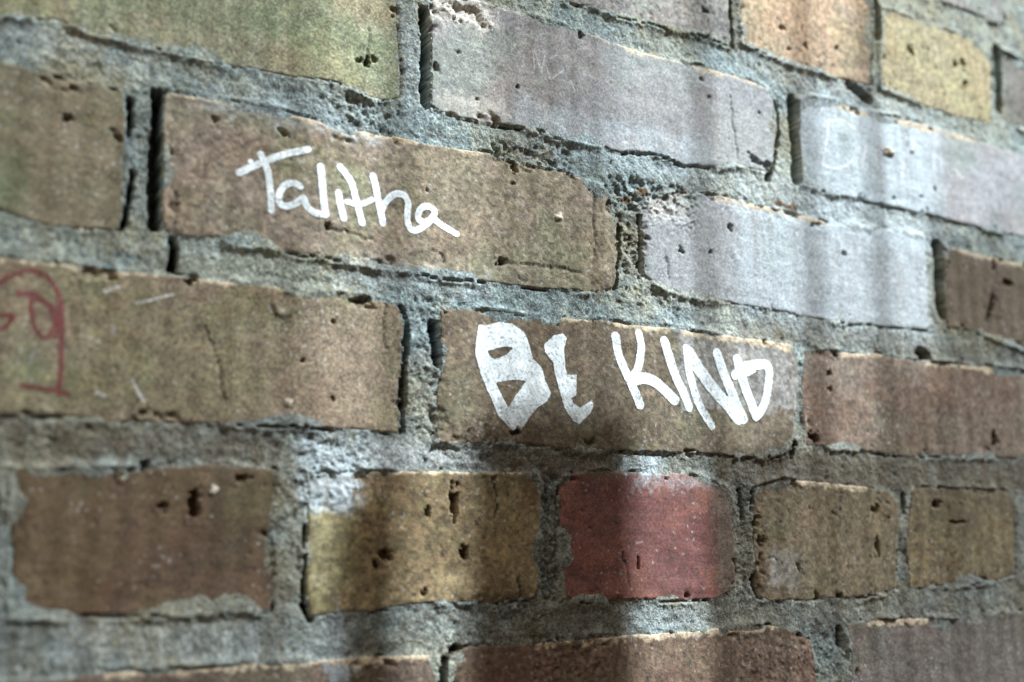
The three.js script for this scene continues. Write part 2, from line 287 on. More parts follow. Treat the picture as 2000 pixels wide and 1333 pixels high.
// ---------------------------------------------------------------- noise and small helpers (wall coordinates are millimetres)
function hash2(i, j) {
  let h = Math.imul(i, 374761393) ^ Math.imul(j, 668265263);
  h = Math.imul(h ^ (h >>> 13), 1274126177); h ^= h >>> 16;
  return (h >>> 0) / 4294967296;
}
function noise(x, y) {                                // gradient-free value noise, -1 .. 1
  const i = Math.floor(x), j = Math.floor(y); let u = x - i, v = y - j;
  u = u * u * u * (u * (u * 6 - 15) + 10); v = v * v * v * (v * (v * 6 - 15) + 10);
  const a = hash2(i, j), b = hash2(i + 1, j), c = hash2(i, j + 1), d = hash2(i + 1, j + 1);
  return 2 * (a + (b - a) * u + (c - a + (a - b - c + d) * u) * v) - 1;
}
const fbm = (x, y) => 0.55 * noise(x, y) + 0.28 * noise(x * 2.03 + 17, y * 2.03 - 9) + 0.17 * noise(x * 4.1 - 31, y * 4.1 + 5);
const clamp = (x, a = 0, b = 1) => x < a ? a : x > b ? b : x;
const sstep = (a, b, x) => { const t = clamp((x - a) / (b - a)); return t * t * (3 - 2 * t); };
let seed = 20241; const rnd = () => { seed = (Math.imul(seed, 1664525) + 1013904223) >>> 0; return seed / 4294967296; };
const taken = {};
const numbered = (n) => { const k = taken[n] = (taken[n] ?? -1) + 1; return k ? `${n}_${String(k).padStart(3, '0')}` : n; };

function buckets(count, boxOf, size = 24) {           // coarse spatial index
  const m = new Map();
  for (let n = 0; n < count; n++) {
    const [x0, x1, y0, y1] = boxOf(n);
    for (let i = Math.floor(x0 / size); i <= Math.floor(x1 / size); i++) for (let j = Math.floor(y0 / size); j <= Math.floor(y1 / size); j++) {
      const k = i * 4096 + j; if (!m.has(k)) m.set(k, []); m.get(k).push(n);
    }
  }
  const none = []; return (x, y) => m.get(Math.floor(x / size) * 4096 + Math.floor(y / size)) || none;
}
function lineBox(v) { const r = v[0] + 3; let a = 1e9, b = -1e9, c = 1e9, d = -1e9; for (let i = 1; i < v.length; i += 2) { a = Math.min(a, v[i]); b = Math.max(b, v[i]); c = Math.min(c, v[i + 1]); d = Math.max(d, v[i + 1]); } return [a - r, b + r, c - r, d + r]; }
function segDist(x, y, ax, ay, bx, by) {
  const dx = bx - ax, dy = by - ay, t = clamp(((x - ax) * dx + (y - ay) * dy) / (dx * dx + dy * dy || 1));
  return Math.hypot(x - ax - t * dx, y - ay - t * dy);
}
function polyDist(P, x, y) {                          // signed distance to a closed outline, positive inside
  let d = 1e9, inside = false; const n = P.length;
  for (let i = 0, j = n - 2; i < n; j = i, i += 2) {
    const ax = P[j], ay = P[j + 1], bx = P[i], by = P[i + 1];
    const q = segDist(x, y, ax, ay, bx, by); if (q < d) d = q;
    if ((ay > y) !== (by > y) && x < (bx - ax) * (y - ay) / (by - ay) + ax) inside = !inside;
  }
  return inside ? d : -d;
}

// ---------------------------------------------------------------- the bricks: outlines
const bricks = [];
function addBrick(T, R, B, L, look) {
  const N = 72, pts = (a) => { const o = []; for (let i = 0; i < a.length; i += 2) o.push([a[i], a[i + 1]]); return o; };
  const t = pts(T), b = pts(B), r = [t[t.length - 1], ...pts(R), b[b.length - 1]], l = [t[0], ...pts(L), b[0]];
  const along = (p) => { const s = [0]; for (let i = 1; i < p.length; i++) s.push(s[i - 1] + Math.hypot(p[i][0] - p[i - 1][0], p[i][1] - p[i - 1][1])); return (u) => { const w = u * s[s.length - 1]; let i = 1; while (i < s.length - 1 && s[i] < w) i++; const k = clamp((w - s[i - 1]) / (s[i] - s[i - 1] || 1)); return [p[i - 1][0] + (p[i][0] - p[i - 1][0]) * k, p[i - 1][1] + (p[i][1] - p[i - 1][1]) * k]; }; };
  const soft = (f) => (u) => { const h = 0.008, a = f(clamp(u - h)), c = f(u), e = f(clamp(u + h)); return [(a[0] + c[0] + e[0]) / 3, (a[1] + c[1] + e[1]) / 3]; };
  // a worn, slightly wavy arris (pinned at the corners)
  const wavy = (f, nx, ny, amp) => (u) => { const [x, y] = f(u), w = amp * Math.min(1, u * 12, (1 - u) * 12) * (0.7 * noise(x / 9 + 3, y / 9) + 0.5 * noise(x / 3.1, y / 3.1 + 40)); return [x + nx * w, y + ny * w]; };
  const ft = wavy(soft(along(t)), 0, 1, 0.55), fb = wavy(soft(along(b)), 0, 1, 0.9), fl = wavy(soft(along(l)), 1, 0, 0.8), fr = wavy(soft(along(r)), 1, 0, 0.8);
  const poly = [];
  for (let i = 0; i < N; i++) poly.push(...ft(i / N)); for (let i = 0; i < 20; i++) poly.push(...fr(i / 20));
  for (let i = 0; i < N; i++) poly.push(...fb(1 - i / N)); for (let i = 0; i < 20; i++) poly.push(...fl(1 - i / 20));
  let x0 = 1e9, x1 = -1e9, y0 = 1e9, y1 = -1e9;
  for (let i = 0; i < poly.length; i += 2) { x0 = Math.min(x0, poly[i]); x1 = Math.max(x1, poly[i]); y0 = Math.min(y0, poly[i + 1]); y1 = Math.max(y1, poly[i + 1]); }
  const c = [t[0], t[t.length - 1], b[0], b[b.length - 1]];
  const map = (u, v) => {                             // Coons patch; v runs from top to bottom
    const a = ft(u), d = fb(u), e = fl(v), f = fr(v), o = [0, 0];
    for (let k = 0; k < 2; k++) o[k] = (1 - v) * a[k] + v * d[k] + (1 - u) * e[k] + u * f[k] - ((1 - u) * (1 - v) * c[0][k] + u * (1 - v) * c[1][k] + (1 - u) * v * c[2][k] + u * v * c[3][k]);
    return o;
  };
  const br = { poly, box: [x0, x1, y0, y1], map, cx: (x0 + x1) / 2, cy: (y0 + y1) / 2, z0: (rnd() - 0.5) * 0.9, tx: (rnd() - 0.5) * 0.012, ty: (rnd() - 0.5) * 0.02, pock: 0.15, worn: 0, ...look };
  bricks.push(br); return br;
}

// brick colours (linear reflectance): main tone, second tone
const LOOKS = {
  C1a: { a: [0.336, 0.303, 0.189], b: [0.280, 0.281, 0.184] }, C1b: { a: [0.305, 0.30, 0.292], b: [0.255, 0.255, 0.258], worn: 0.9, z0: 0.5 }, C1c: { a: [0.33, 0.345, 0.37], b: [0.28, 0.295, 0.315], z0: 0.5 },
  C0a: { a: [0.30, 0.29, 0.27], b: [0.22, 0.22, 0.21], pock: 0.7 }, C0b: { a: [0.55, 0.40, 0.255], b: [0.42, 0.33, 0.23], pock: 0.5 }, C0c: { a: [0.405, 0.344, 0.196], b: [0.352, 0.302, 0.184], pock: 0.65 }, C0d: { a: [0.2, 0.19, 0.17], b: [0.15, 0.15, 0.13] },
  Cm: { a: [0.36, 0.36, 0.35], b: [0.27, 0.28, 0.27] }, C2a: { a: [0.223, 0.190, 0.121], b: [0.184, 0.169, 0.103] }, C2b: { a: [0.302, 0.250, 0.192], b: [0.270, 0.237, 0.163], worn: 0.5, z0: 0.4 },
  C2c: { a: [0.29, 0.305, 0.32], b: [0.24, 0.26, 0.275], z0: 0.6 }, C2d: { a: [0.15, 0.112, 0.066], b: [0.115, 0.085, 0.05] }, C3a: { a: [0.254, 0.199, 0.136], b: [0.238, 0.199, 0.121], worn: 0.6, z0: 0.5 },
  C3b: { a: [0.175, 0.14, 0.095], b: [0.145, 0.112, 0.07], worn: 1.0, z0: 0.6 }, C3c: { a: [0.21, 0.168, 0.13], b: [0.18, 0.125, 0.088], worn: 0.5 }, C4z: { a: [0.15, 0.12, 0.1], b: [0.12, 0.1, 0.08] },
  C4a: { a: [0.113, 0.067, 0.036], b: [0.125, 0.084, 0.039] }, C4b: { a: [0.27, 0.212, 0.11], b: [0.20, 0.145, 0.075], pock: 0.4 }, C4c: { a: [0.25, 0.098, 0.072], b: [0.155, 0.055, 0.048] },
  C4d: { a: [0.235, 0.182, 0.11], b: [0.195, 0.158, 0.088], pock: 0.5 }, C4e: { a: [0.190, 0.147, 0.064], b: [0.145, 0.109, 0.053], pock: 0.6 }, C5a: { a: [0.16, 0.115, 0.085], b: [0.135, 0.10, 0.072], worn: 0.9, z0: 0.5 },
  C5b: { a: [0.165, 0.098, 0.068], b: [0.185, 0.128, 0.088], worn: 1.0, z0: 0.5 }, C5c: { a: [0.184, 0.160, 0.140], b: [0.156, 0.136, 0.121], worn: 0.3 },
};
for (const k in TRACED) addBrick(...TRACED[k], { ...LOOKS[k], key: k, cell: 0.8 });
const tracedCount = bricks.length;
{ // the rest of the wall: three stretcher courses to one header course, laid on from the courses above
  const P = 235, H = 75.6, offs = [98.9, -96.4, -210.6, -91.8];
  const X0 = -1100, X1 = 1300;
  const tones = [[0.25, 0.215, 0.165], [0.22, 0.18, 0.125], [0.19, 0.155, 0.115], [0.28, 0.26, 0.235], [0.20, 0.15, 0.12]];
  for (let k = -9; k <= 19; k++) {
    const kind = ((k % 4) + 4) % 4, step = kind === 0 ? P / 2 : P, yc = -k * H, h = 60;
    const y0 = Math.max(-1499, yc - h / 2), y1 = yc + h / 2;
    if (y1 - y0 < 20) continue;
    const start = offs[kind] + Math.ceil((X0 - offs[kind]) / step) * step;
    for (let x = start; x + step <= X1 + 1; x += step) {
      let a = x + 7, b = x + step - 7; const mid = (a + b) / 2;
      let skip = false;
      for (let n = 0; n < tracedCount; n++) { const [p, q, r, s] = bricks[n].box; if (yc < r || yc > s) continue; if (mid > p - 4 && mid < q + 4) { skip = true; break; } if (a < q + 9 && b > q) a = q + 13; if (b > p - 9 && a < p) b = p - 13; }
      if (skip || b - a < 25) continue;
      const near = mid > -620 && mid < 700 && yc > -640 && yc < 260, t = tones[Math.floor(rnd() * 5)], s = 0.85 + rnd() * 0.3;
      addBrick([a, y1 + rnd() * 2, mid, y1 + rnd() * 2, b, y1 + rnd() * 2], [b + rnd() * 2, yc], [a, y0 - rnd() * 2, mid, y0 - rnd() * 2, b, y0 - rnd() * 2], [a - rnd() * 2, yc],
        { a: t.map((c) => c * s), b: t.map((c) => c * s * 0.78), cell: near ? 3.2 : 9, far: !near, worn: rnd() * 0.6 });
    }
  }
}
const brickNear = buckets(bricks.length, (n) => { const b = bricks[n].box; return [b[0] - 14, b[1] + 14, b[2] - 14, b[3] + 14]; });

// ---------------------------------------------------------------- relief shared by bricks and mortar
const hollowNear = buckets(HOLLOWS.length / 6, (n) => { const o = n * 6, r = Math.max(HOLLOWS[o + 2], HOLLOWS[o + 3]) * 1.7 + 1; return [HOLLOWS[o] - r, HOLLOWS[o] + r, HOLLOWS[o + 1] - r, HOLLOWS[o + 1] + r]; });
function hollow(x, y) {                               // depth of broken-out pits (mm)
  let d = 0;
  for (const n of hollowNear(x, y)) {
    const o = n * 6, a = HOLLOWS[o + 5] * Math.PI / 180, c = Math.cos(a), s = Math.sin(a), dx = x - HOLLOWS[o], dy = y - HOLLOWS[o + 1];
    const u = (c * dx + s * dy) / HOLLOWS[o + 2], v = (-s * dx + c * dy) / HOLLOWS[o + 3], taper = 1 + 0.35 * clamp(-v, -1, 1) * 0.6;
    const q = Math.hypot(u * taper, v) + 0.55 * noise(u * 1.6 + n * 3.7, v * 1.6) + 0.3 * noise(x / 0.9, y / 0.9 + n) + 0.05;
    d = Math.max(d, 0.85 * HOLLOWS[o + 4] * sstep(1.1, 0.5, q));
  }
  return d;
}
const pebbleNear = buckets(PEBBLES.length / 5, (n) => { const o = n * 5, r = 6; return [PEBBLES[o] - r, PEBBLES[o] + r, PEBBLES[o + 1] - r, PEBBLES[o + 1] + r]; });
function pebble(x, y) {
  let h = 0;
  for (const n of pebbleNear(x, y)) { const o = n * 5, q = Math.hypot((x - PEBBLES[o]) / PEBBLES[o + 2], (y - PEBBLES[o + 1]) / PEBBLES[o + 3]) + 0.5 * noise(x / 1.6, y / 1.6); h = Math.max(h, 0.55 * PEBBLES[o + 4] * Math.sqrt(Math.max(0, 1 - q * q)) * (1 + 0.35 * noise(x / 0.9, y / 0.9))); }
  return h;
}
const crumbleNear = buckets(CRUMBLE.length, (n) => [CRUMBLE[n][0] - 5, CRUMBLE[n][1] + 5, CRUMBLE[n][2] - 5, CRUMBLE[n][3] + 5]);
function crumble(x, y) {                              // how far the surface has gone to rubble, 0 .. 1
  let k = 0;
  for (const n of crumbleNear(x, y)) { const [x0, x1, y0, y1, s] = CRUMBLE[n]; k = Math.max(k, s * sstep(-2.5, 2.5, Math.min(x - x0, x1 - x, y - y0, y1 - y) + 2.2 * noise(x / 6, y / 6) + 1.5 * noise(x / 2, y / 2))); }
  return k;
}
const rubble = (x, y) => { const wx = x + 1.9 * noise(x / 2.7 + 80, y / 2.7) + 0.31 * y, wy = y + 1.9 * noise(x / 2.7, y / 2.7 + 80) - 0.27 * x; return 1.5 * fbm(wx / 4.3 + 4, wy / 3.9) + 1.0 * Math.abs(noise(wx / 1.9, wy / 1.6 + 30)) + 0.35 * noise(x / 0.9, y / 0.9) - 0.75; };   // broken grains
function brickZ(b, x, y, d) {                         // front of a brick (mm), d = distance inside its outline
  let z = b.z0 + b.tx * (x - b.cx) + b.ty * (y - b.cy) + 0.55 * noise(x / 34 + b.cx, y / 26) + 0.28 * noise(x / 9, y / 7 + b.cx);
  z += 0.10 * noise(x / 2.6, y / 3.4) + 0.05 * noise(x / 1.1 + 9, y / 1.3) + 0.045 * noise(x / 22 + b.cy, y / 1.6);   // drag lines of the mould
  const p = noise(x / 2.1 + 77, y / 2.7 - b.cx) + 0.45 * noise(x / 1.1, y / 1.1);
  z -= (0.35 + 0.75 * b.pock) * sstep(1.04 - 0.36 * b.pock, 1.24 - 0.32 * b.pock, p);                                     // pock marks
  const cr = crumble(x, y); const bl = Math.hypot((x + 150.9) / 6.4, (y + 203.6) / 6.0) + 0.12 * noise(x / 2, y / 2); if (bl < 1.2) z += 1.3 * sstep(1.1, 0.88, bl) - 0.9 * sstep(0.95, 0.3, bl) + 0.15 * noise(x / 1.2, y / 1.2);   // old blob of mortar
  if (cr > 0) z += cr * (1.1 * rubble(x, y) - 1.3 * sstep(10, 1, d));
  const r = 1.3 + 0.7 * noise(x / 13 + b.cy, y / 13);
  if (d < r) { const e = r - Math.max(0, d); z -= r - Math.sqrt(Math.max(0, r * r - e * e)); }
  const spall = sstep(0.38, 0.62, fbm(x / 11 + b.cx * 0.7, y / 8 - 3)) * sstep(7.5, 1.5, d + 1.5 * noise(x / 2.2, y / 2.2));
  z -= spall * (2.6 + 0.9 * noise(x / 1.7, y / 1.7));
  return z - hollow(x, y) + pebble(x, y) - 0.9 * hairline(x, y);
}
const hairNear = buckets(HAIRLINES.length, (n) => { const v = HAIRLINES[n]; let a = 1e9, b = -1e9, c = 1e9, d = -1e9; for (let i = 0; i < v.length; i += 2) { a = Math.min(a, v[i]); b = Math.max(b, v[i]); c = Math.min(c, v[i + 1]); d = Math.max(d, v[i + 1]); } return [a - 3, b + 3, c - 3, d + 3]; });
function hairline(x, y) {                             // fine cracks running from the pits
  let k = 0;
  for (const n of hairNear(x, y)) { const v = HAIRLINES[n], px = x + 0.9 * noise(x / 3 + n, y / 3) + 0.4 * noise(x / 1.1, y / 1.1), py = y + 0.9 * noise(x / 3, y / 3 + n + 50) + 0.4 * noise(x / 1.1 + 9, y / 1.1); let d = 1e9; for (let i = 0; i + 3 < v.length; i += 2) d = Math.min(d, segDist(px, py, v[i], v[i + 1], v[i + 2], v[i + 3])); k = Math.max(k, sstep(0.75, 0.15, d)); }
  return k;
}

// ---------------------------------------------------------------- colour of the wall's matter, and the light and shade painted into it
const TINTS = { blue: [0.50, 0.605, 0.665], pale: [0.47, 0.50, 0.515], lilac: [0.60, 0.61, 0.685], green: [0.40, 0.43, 0.37], yellow: [0.40, 0.37, 0.22], pink: [0.43, 0.27, 0.20], cream: [0.60, 0.57, 0.50], tan: [0.46, 0.37, 0.26], grey: [0.27, 0.24, 0.19], grime_shade: [0.115, 0.092, 0.06], soil: [0.15, 0.13, 0.095], moss: [0.17, 0.27, 0.14] };
const coatLightNear = buckets(COATS_AND_LIGHT.length, (n) => [COATS_AND_LIGHT[n][0] - 6, COATS_AND_LIGHT[n][1] + 6, COATS_AND_LIGHT[n][2] - 6, COATS_AND_LIGHT[n][3] + 6]);
function coatsAndLight(x, y, col, hold) {                      // old limewash and paint film, plus painted-in light bands and shade, streaked upright and worn through in grains
  for (const n of coatLightNear(x, y)) {
    const [x0, x1, y0, y1, s, name] = COATS_AND_LIGHT[n], w = TINTS[name]; if (name === 'soil' && hold === 1) continue;   // soil lodges in the sandy joints, not on the fired faces
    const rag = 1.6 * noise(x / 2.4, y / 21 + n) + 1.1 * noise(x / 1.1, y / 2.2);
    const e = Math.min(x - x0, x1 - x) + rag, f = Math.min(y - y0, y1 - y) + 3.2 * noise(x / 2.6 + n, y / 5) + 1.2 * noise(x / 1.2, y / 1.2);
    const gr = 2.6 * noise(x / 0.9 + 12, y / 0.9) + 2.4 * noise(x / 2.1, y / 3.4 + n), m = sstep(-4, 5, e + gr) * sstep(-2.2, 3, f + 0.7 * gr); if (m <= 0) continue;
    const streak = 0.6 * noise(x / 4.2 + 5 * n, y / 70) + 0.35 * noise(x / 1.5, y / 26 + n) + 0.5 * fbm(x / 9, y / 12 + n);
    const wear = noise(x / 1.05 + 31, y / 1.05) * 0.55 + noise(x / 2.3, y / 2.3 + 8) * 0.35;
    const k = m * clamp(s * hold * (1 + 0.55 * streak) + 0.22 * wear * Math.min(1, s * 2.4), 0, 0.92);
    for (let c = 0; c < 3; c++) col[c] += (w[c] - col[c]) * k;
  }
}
const wornLitNear = buckets(WORN_LIT.length, (n) => lineBox(WORN_LIT[n]));
function brickColor(b, x, y, out) {
  const m = sstep(-0.32, 0.34, fbm(x / 38 + b.cx, y / 30 + b.cy) + 0.25 * noise(x / 5, y / 6)), g = 1 + 0.16 * noise(x / 1.25, y / 1.25 + 50) + 0.12 * noise(x / 3.6, y / 3.1) + 0.03 * noise(x / 25, y / 2.2);
  for (let c = 0; c < 3; c++) out[c] = (b.a[c] * m + b.b[c] * (1 - m)) * g;
  const gr = sstep(0.0, 0.55, fbm(x / 34 - b.cy, y / 30 + 7) + 0.2 * noise(x / 2, y / 2)) * 0.42;                      // green algae film in patches
  out[0] *= 1 - 0.28 * gr; out[2] *= 1 - 0.22 * gr;
  const ru = sstep(0.0, 0.55, fbm(x / 28 + 51, y / 26 - b.cx) + 0.25 * noise(x / 2.2, y / 2.2)) * 0.45;                  // iron-red burn marks
  out[1] *= 1 - 0.16 * ru; out[2] *= 1 - 0.24 * ru;
  const fl = noise(x / 1.0 + 7, y / 1.0) + 0.25 * noise(x / 14, y / 14 + 70); if (fl > 0.84) for (let c = 0; c < 3; c++) out[c] *= 0.55; else if (fl < -0.9) for (let c = 0; c < 3; c++) out[c] += (0.55 - out[c]) * 0.5;   // dark grit and pale lime flecks
  coatsAndLight(x, y, out, 1);
  for (const n of wornLitNear(x, y)) {                   // worn arrises, their bright rims painted in as pale ochre highlights
    const v = WORN_LIT[n]; let q = 1e9; for (let i = 1; i + 3 < v.length; i += 2) q = Math.min(q, segDist(x, y, v[i], v[i + 1], v[i + 2], v[i + 3]));
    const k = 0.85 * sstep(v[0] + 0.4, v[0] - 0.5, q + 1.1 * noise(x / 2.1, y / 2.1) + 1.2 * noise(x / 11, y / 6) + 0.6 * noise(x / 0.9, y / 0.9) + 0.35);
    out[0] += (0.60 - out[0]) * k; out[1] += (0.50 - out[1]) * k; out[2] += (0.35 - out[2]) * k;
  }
  const hl = hairline(x, y); if (hl > 0) for (let c = 0; c < 3; c++) out[c] *= 1 - 0.45 * hl;                          // crack shade put into the colour, the grooves being too fine to mesh
  const pb = pebble(x, y); if (pb > 0.3) { out[0] = 0.60; out[1] = 0.55; out[2] = 0.45; }
}
function mortarColor(x, y, out) {
  const t = fbm(x / 26, y / 18), g = 1 + 0.24 * noise(x / 1.2, y / 1.2 + 9) + 0.2 * noise(x / 3, y / 3) + 0.28 * t, s = sstep(-0.35, 0.4, fbm(x / 48 + 9, y / 40) + 0.2 * noise(x / 3, y / 3)), u = sstep(0.0, 0.5, fbm(x / 30 - 60, y / 24 + 4) + 0.3 * noise(x / 1.7, y / 1.7));
  out[0] = (0.24 + 0.05 * s - 0.04 * u) * g; out[1] = (0.31 + 0.01 * s - 0.075 * u) * g; out[2] = (0.315 - 0.045 * s - 0.10 * u) * g;   // teal-grey, sandy and dirty brown batches
  const sp = noise(x / 1.1 + 70, y / 1.1);
  if (sp > 0.78) for (let c = 0; c < 3; c++) out[c] *= 1.5; else if (sp < -0.8) for (let c = 0; c < 3; c++) out[c] *= 0.5;
  coatsAndLight(x, y, out, 0.62);
  for (let i = 0; i < RUST.length; i += 4) { const q = Math.hypot((x - RUST[i]) / RUST[i + 2], (y - RUST[i + 1]) / RUST[i + 3]) + 0.5 * noise(x / 2, y / 2); const k = sstep(0.95, 0.6, q); out[0] += (0.17 - out[0]) * k; out[1] += (0.095 - out[1]) * k; out[2] += (0.04 - out[2]) * k; }
}

// ---------------------------------------------------------------- fine grain (sub-millimetre) textures
function grainTexture(size, mm, fn, srgb) {
  const data = new Uint8Array(size * size * 4), wrap = mm;
  for (let j = 0; j < size; j++) for (let i = 0; i < size; i++) {
    const v = fn(i / size * wrap, j / size * wrap, wrap), o = (j * size + i) * 4;
    data[o] = data[o + 1] = data[o + 2] = clamp(v) * 255; data[o + 3] = 255;
  }
  const t = new THREE.DataTexture(data, size, size); t.wrapS = t.wrapT = THREE.RepeatWrapping; t.magFilter = THREE.LinearFilter; t.minFilter = THREE.LinearMipmapLinearFilter; t.generateMipmaps = true;
  if (srgb) t.colorSpace = THREE.SRGBColorSpace; t.needsUpdate = true; return t;
}
const tiled = (x, y, s, n) => { // value noise that repeats after n cells
  const i = Math.floor(x / s), j = Math.floor(y / s); let u = x / s - i, v = y / s - j; u = u * u * (3 - 2 * u); v = v * v * (3 - 2 * v);
  const q = (a, b) => hash2(((a % n) + n) % n + s * 1000 | 0, ((b % n) + n) % n);
  const a = q(i, j), b = q(i + 1, j), c = q(i, j + 1), d = q(i + 1, j + 1); return a + (b - a) * u + (c - a) * v + (a - b - c + d) * u * v;
};
const TILE = 160;
const grain = grainTexture(1024, TILE, (x, y) => 0.80 + 0.30 * (tiled(x, y, 0.4, 400) - 0.5) + 0.34 * (tiled(x, y, 0.8, 200) - 0.5) + 0.10 * (tiled(x, y, 3.2, 50) - 0.5), true);
const grainBump = grainTexture(1024, TILE, (x, y) => 0.5 + 0.5 * (tiled(x + 3, y, 0.4, 400) - 0.5) + 0.5 * (tiled(x, y + 5, 0.8, 200) - 0.5), false);
const sandBump = grainTexture(1024, TILE, (x, y) => { const p = tiled(x, y, 0.8, 200), q = tiled(x, y, 1.6, 100); return 0.25 + 0.4 * p * p + 0.35 * q + 0.25 * (tiled(x, y, 0.4, 400) - 0.5); }, false);
const coarse = grainTexture(1024, TILE, (x, y) => 0.80 + 0.22 * (tiled(x, y, 0.4, 400) - 0.5) + 0.30 * (tiled(x, y, 1.6, 100) - 0.5) + 0.16 * (tiled(x, y, 3.2, 50) - 0.5), true);
const dragged = grainTexture(1024, TILE, (x, y) => 0.80 + 0.26 * (tiled(x, y, 0.4, 400) - 0.5) + 0.22 * (tiled(x, y, 0.8, 200) - 0.5) + 0.07 * (tiled(x / 8, y, 0.8, 200) - 0.5), true);
const brickMat = new THREE.MeshStandardMaterial({ vertexColors: true, map: grain, bumpMap: grainBump, bumpScale: 0.0002, roughness: 0.86 });
const brickMats = [brickMat, new THREE.MeshStandardMaterial({ vertexColors: true, map: coarse, bumpMap: sandBump, bumpScale: 0.00035, roughness: 0.9 }), new THREE.MeshStandardMaterial({ vertexColors: true, map: dragged, bumpMap: grainBump, bumpScale: 0.00012, roughness: 0.8 })];
const mortarMat = new THREE.MeshStandardMaterial({ vertexColors: true, map: grain, bumpMap: sandBump, bumpScale: 0.0007, roughness: 0.95 });

// ---------------------------------------------------------------- the wall
const wall = new THREE.Group(); wall.name = 'brick_wall'; wall.position.set(0, WALL_Y, 0); scene.add(wall);
wall.userData = { kind: 'thing', label: 'old brick wall with thick grey mortar joints, white painted lettering and scratches', category: 'wall' };
const shade = (m) => { m.castShadow = m.receiveShadow = true; return m; };

function brickGeometry(b) {
  const [x0, x1, y0, y1] = b.box, nu = Math.max(6, Math.round((x1 - x0) / b.cell)), nv = Math.max(4, Math.round((y1 - y0) / b.cell)), W = nu + 1;
  const back = [-7, -30], count = W * (nv + 1), rim = 2 * (nu + nv), pos = new Float32Array((count + rim * 2) * 3), col = new Float32Array((count + rim * 2) * 3), uv = new Float32Array((count + rim * 2) * 2), idx = [], c = [0, 0, 0];
  const ox = (b.cx * 7.3) % TILE, oy = (b.cy * 5.1) % TILE;
  const put = (n, x, y, z) => { pos[n * 3] = x / 1000; pos[n * 3 + 1] = y / 1000; pos[n * 3 + 2] = z / 1000; uv[n * 2] = (x + ox + (z < -5 ? z : 0)) / TILE; uv[n * 2 + 1] = (y + oy + (z < -5 ? z : 0)) / TILE; };
  const ease = (t) => t;                              // even spacing
  for (let j = 0; j <= nv; j++) for (let i = 0; i <= nu; i++) {
    const n = j * W + i, [x, y] = b.map(ease(i / nu), ease(j / nv)), edge = i === 0 || j === 0 || i === nu || j === nv;
    const lo = Math.min(i, nu - i, j, nv - j) * b.cell, d = edge ? 0 : lo > 14 ? lo : Math.max(0, polyDist(b.poly, x, y));
    let z = brickZ(b, x, y, d); if (edge) z = Math.max(-6, z);
    put(n, x, y, z); brickColor(b, x, y, c); col.set(c, n * 3);
  }
  for (let j = 0; j < nv; j++) for (let i = 0; i < nu; i++) { const a = j * W + i, d = a + W; if ((i + j) & 1) idx.push(a, d, a + 1, a + 1, d, d + 1); else idx.push(a, d, d + 1, a, d + 1, a + 1); }
  const ring = []; for (let i = 0; i < nu; i++) ring.push(i); for (let j = 0; j < nv; j++) ring.push(j * W + nu); for (let i = nu; i > 0; i--) ring.push(nv * W + i); for (let j = nv; j > 0; j--) ring.push(j * W);
  let last = ring;
  back.forEach((z, k) => { const cur = ring.map((r, i) => { const n = count + k * rim + i; put(n, pos[r * 3] * 1000, pos[r * 3 + 1] * 1000, z); col.set(col.subarray(r * 3, r * 3 + 3), n * 3); return n; });
    for (let i = 0; i < rim; i++) { const j = (i + 1) % rim; idx.push(last[i], last[j], cur[i], last[j], cur[j], cur[i]); } last = cur; });
  const g = new THREE.BufferGeometry(); g.setAttribute('position', new THREE.BufferAttribute(pos, 3)); g.setAttribute('color', new THREE.BufferAttribute(col, 3)); g.setAttribute('uv', new THREE.BufferAttribute(uv, 2)); g.setIndex(idx); g.computeVertexNormals();
  return g;
}
const rest = [], TOLD = { C4c: 'dark wine red header brick mottled in two reds', C2c: 'brick coated in worn pale blue-grey wash', C1c: 'brick coated in worn pale lilac wash', C0c: 'pitted yellowish header brick', C0b: 'pitted orange-tan header brick' };
for (const b of bricks) {
  const g = brickGeometry(b);
  if (b.far) { rest.push(g); continue; }
  b.mesh = shade(new THREE.Mesh(g, brickMats[b.pock > 0.3 ? 1 : Math.abs(Math.round(b.cx * 3.7 + b.cy)) % 3])); b.mesh.name = numbered('brick'); if (TOLD[b.key]) b.mesh.userData.label = TOLD[b.key]; wall.add(b.mesh);
}
{ const m = shade(new THREE.Mesh(mergeGeometries(rest), brickMat)); m.name = 'outer_brickwork'; m.userData.kind = 'stuff'; wall.add(m); }

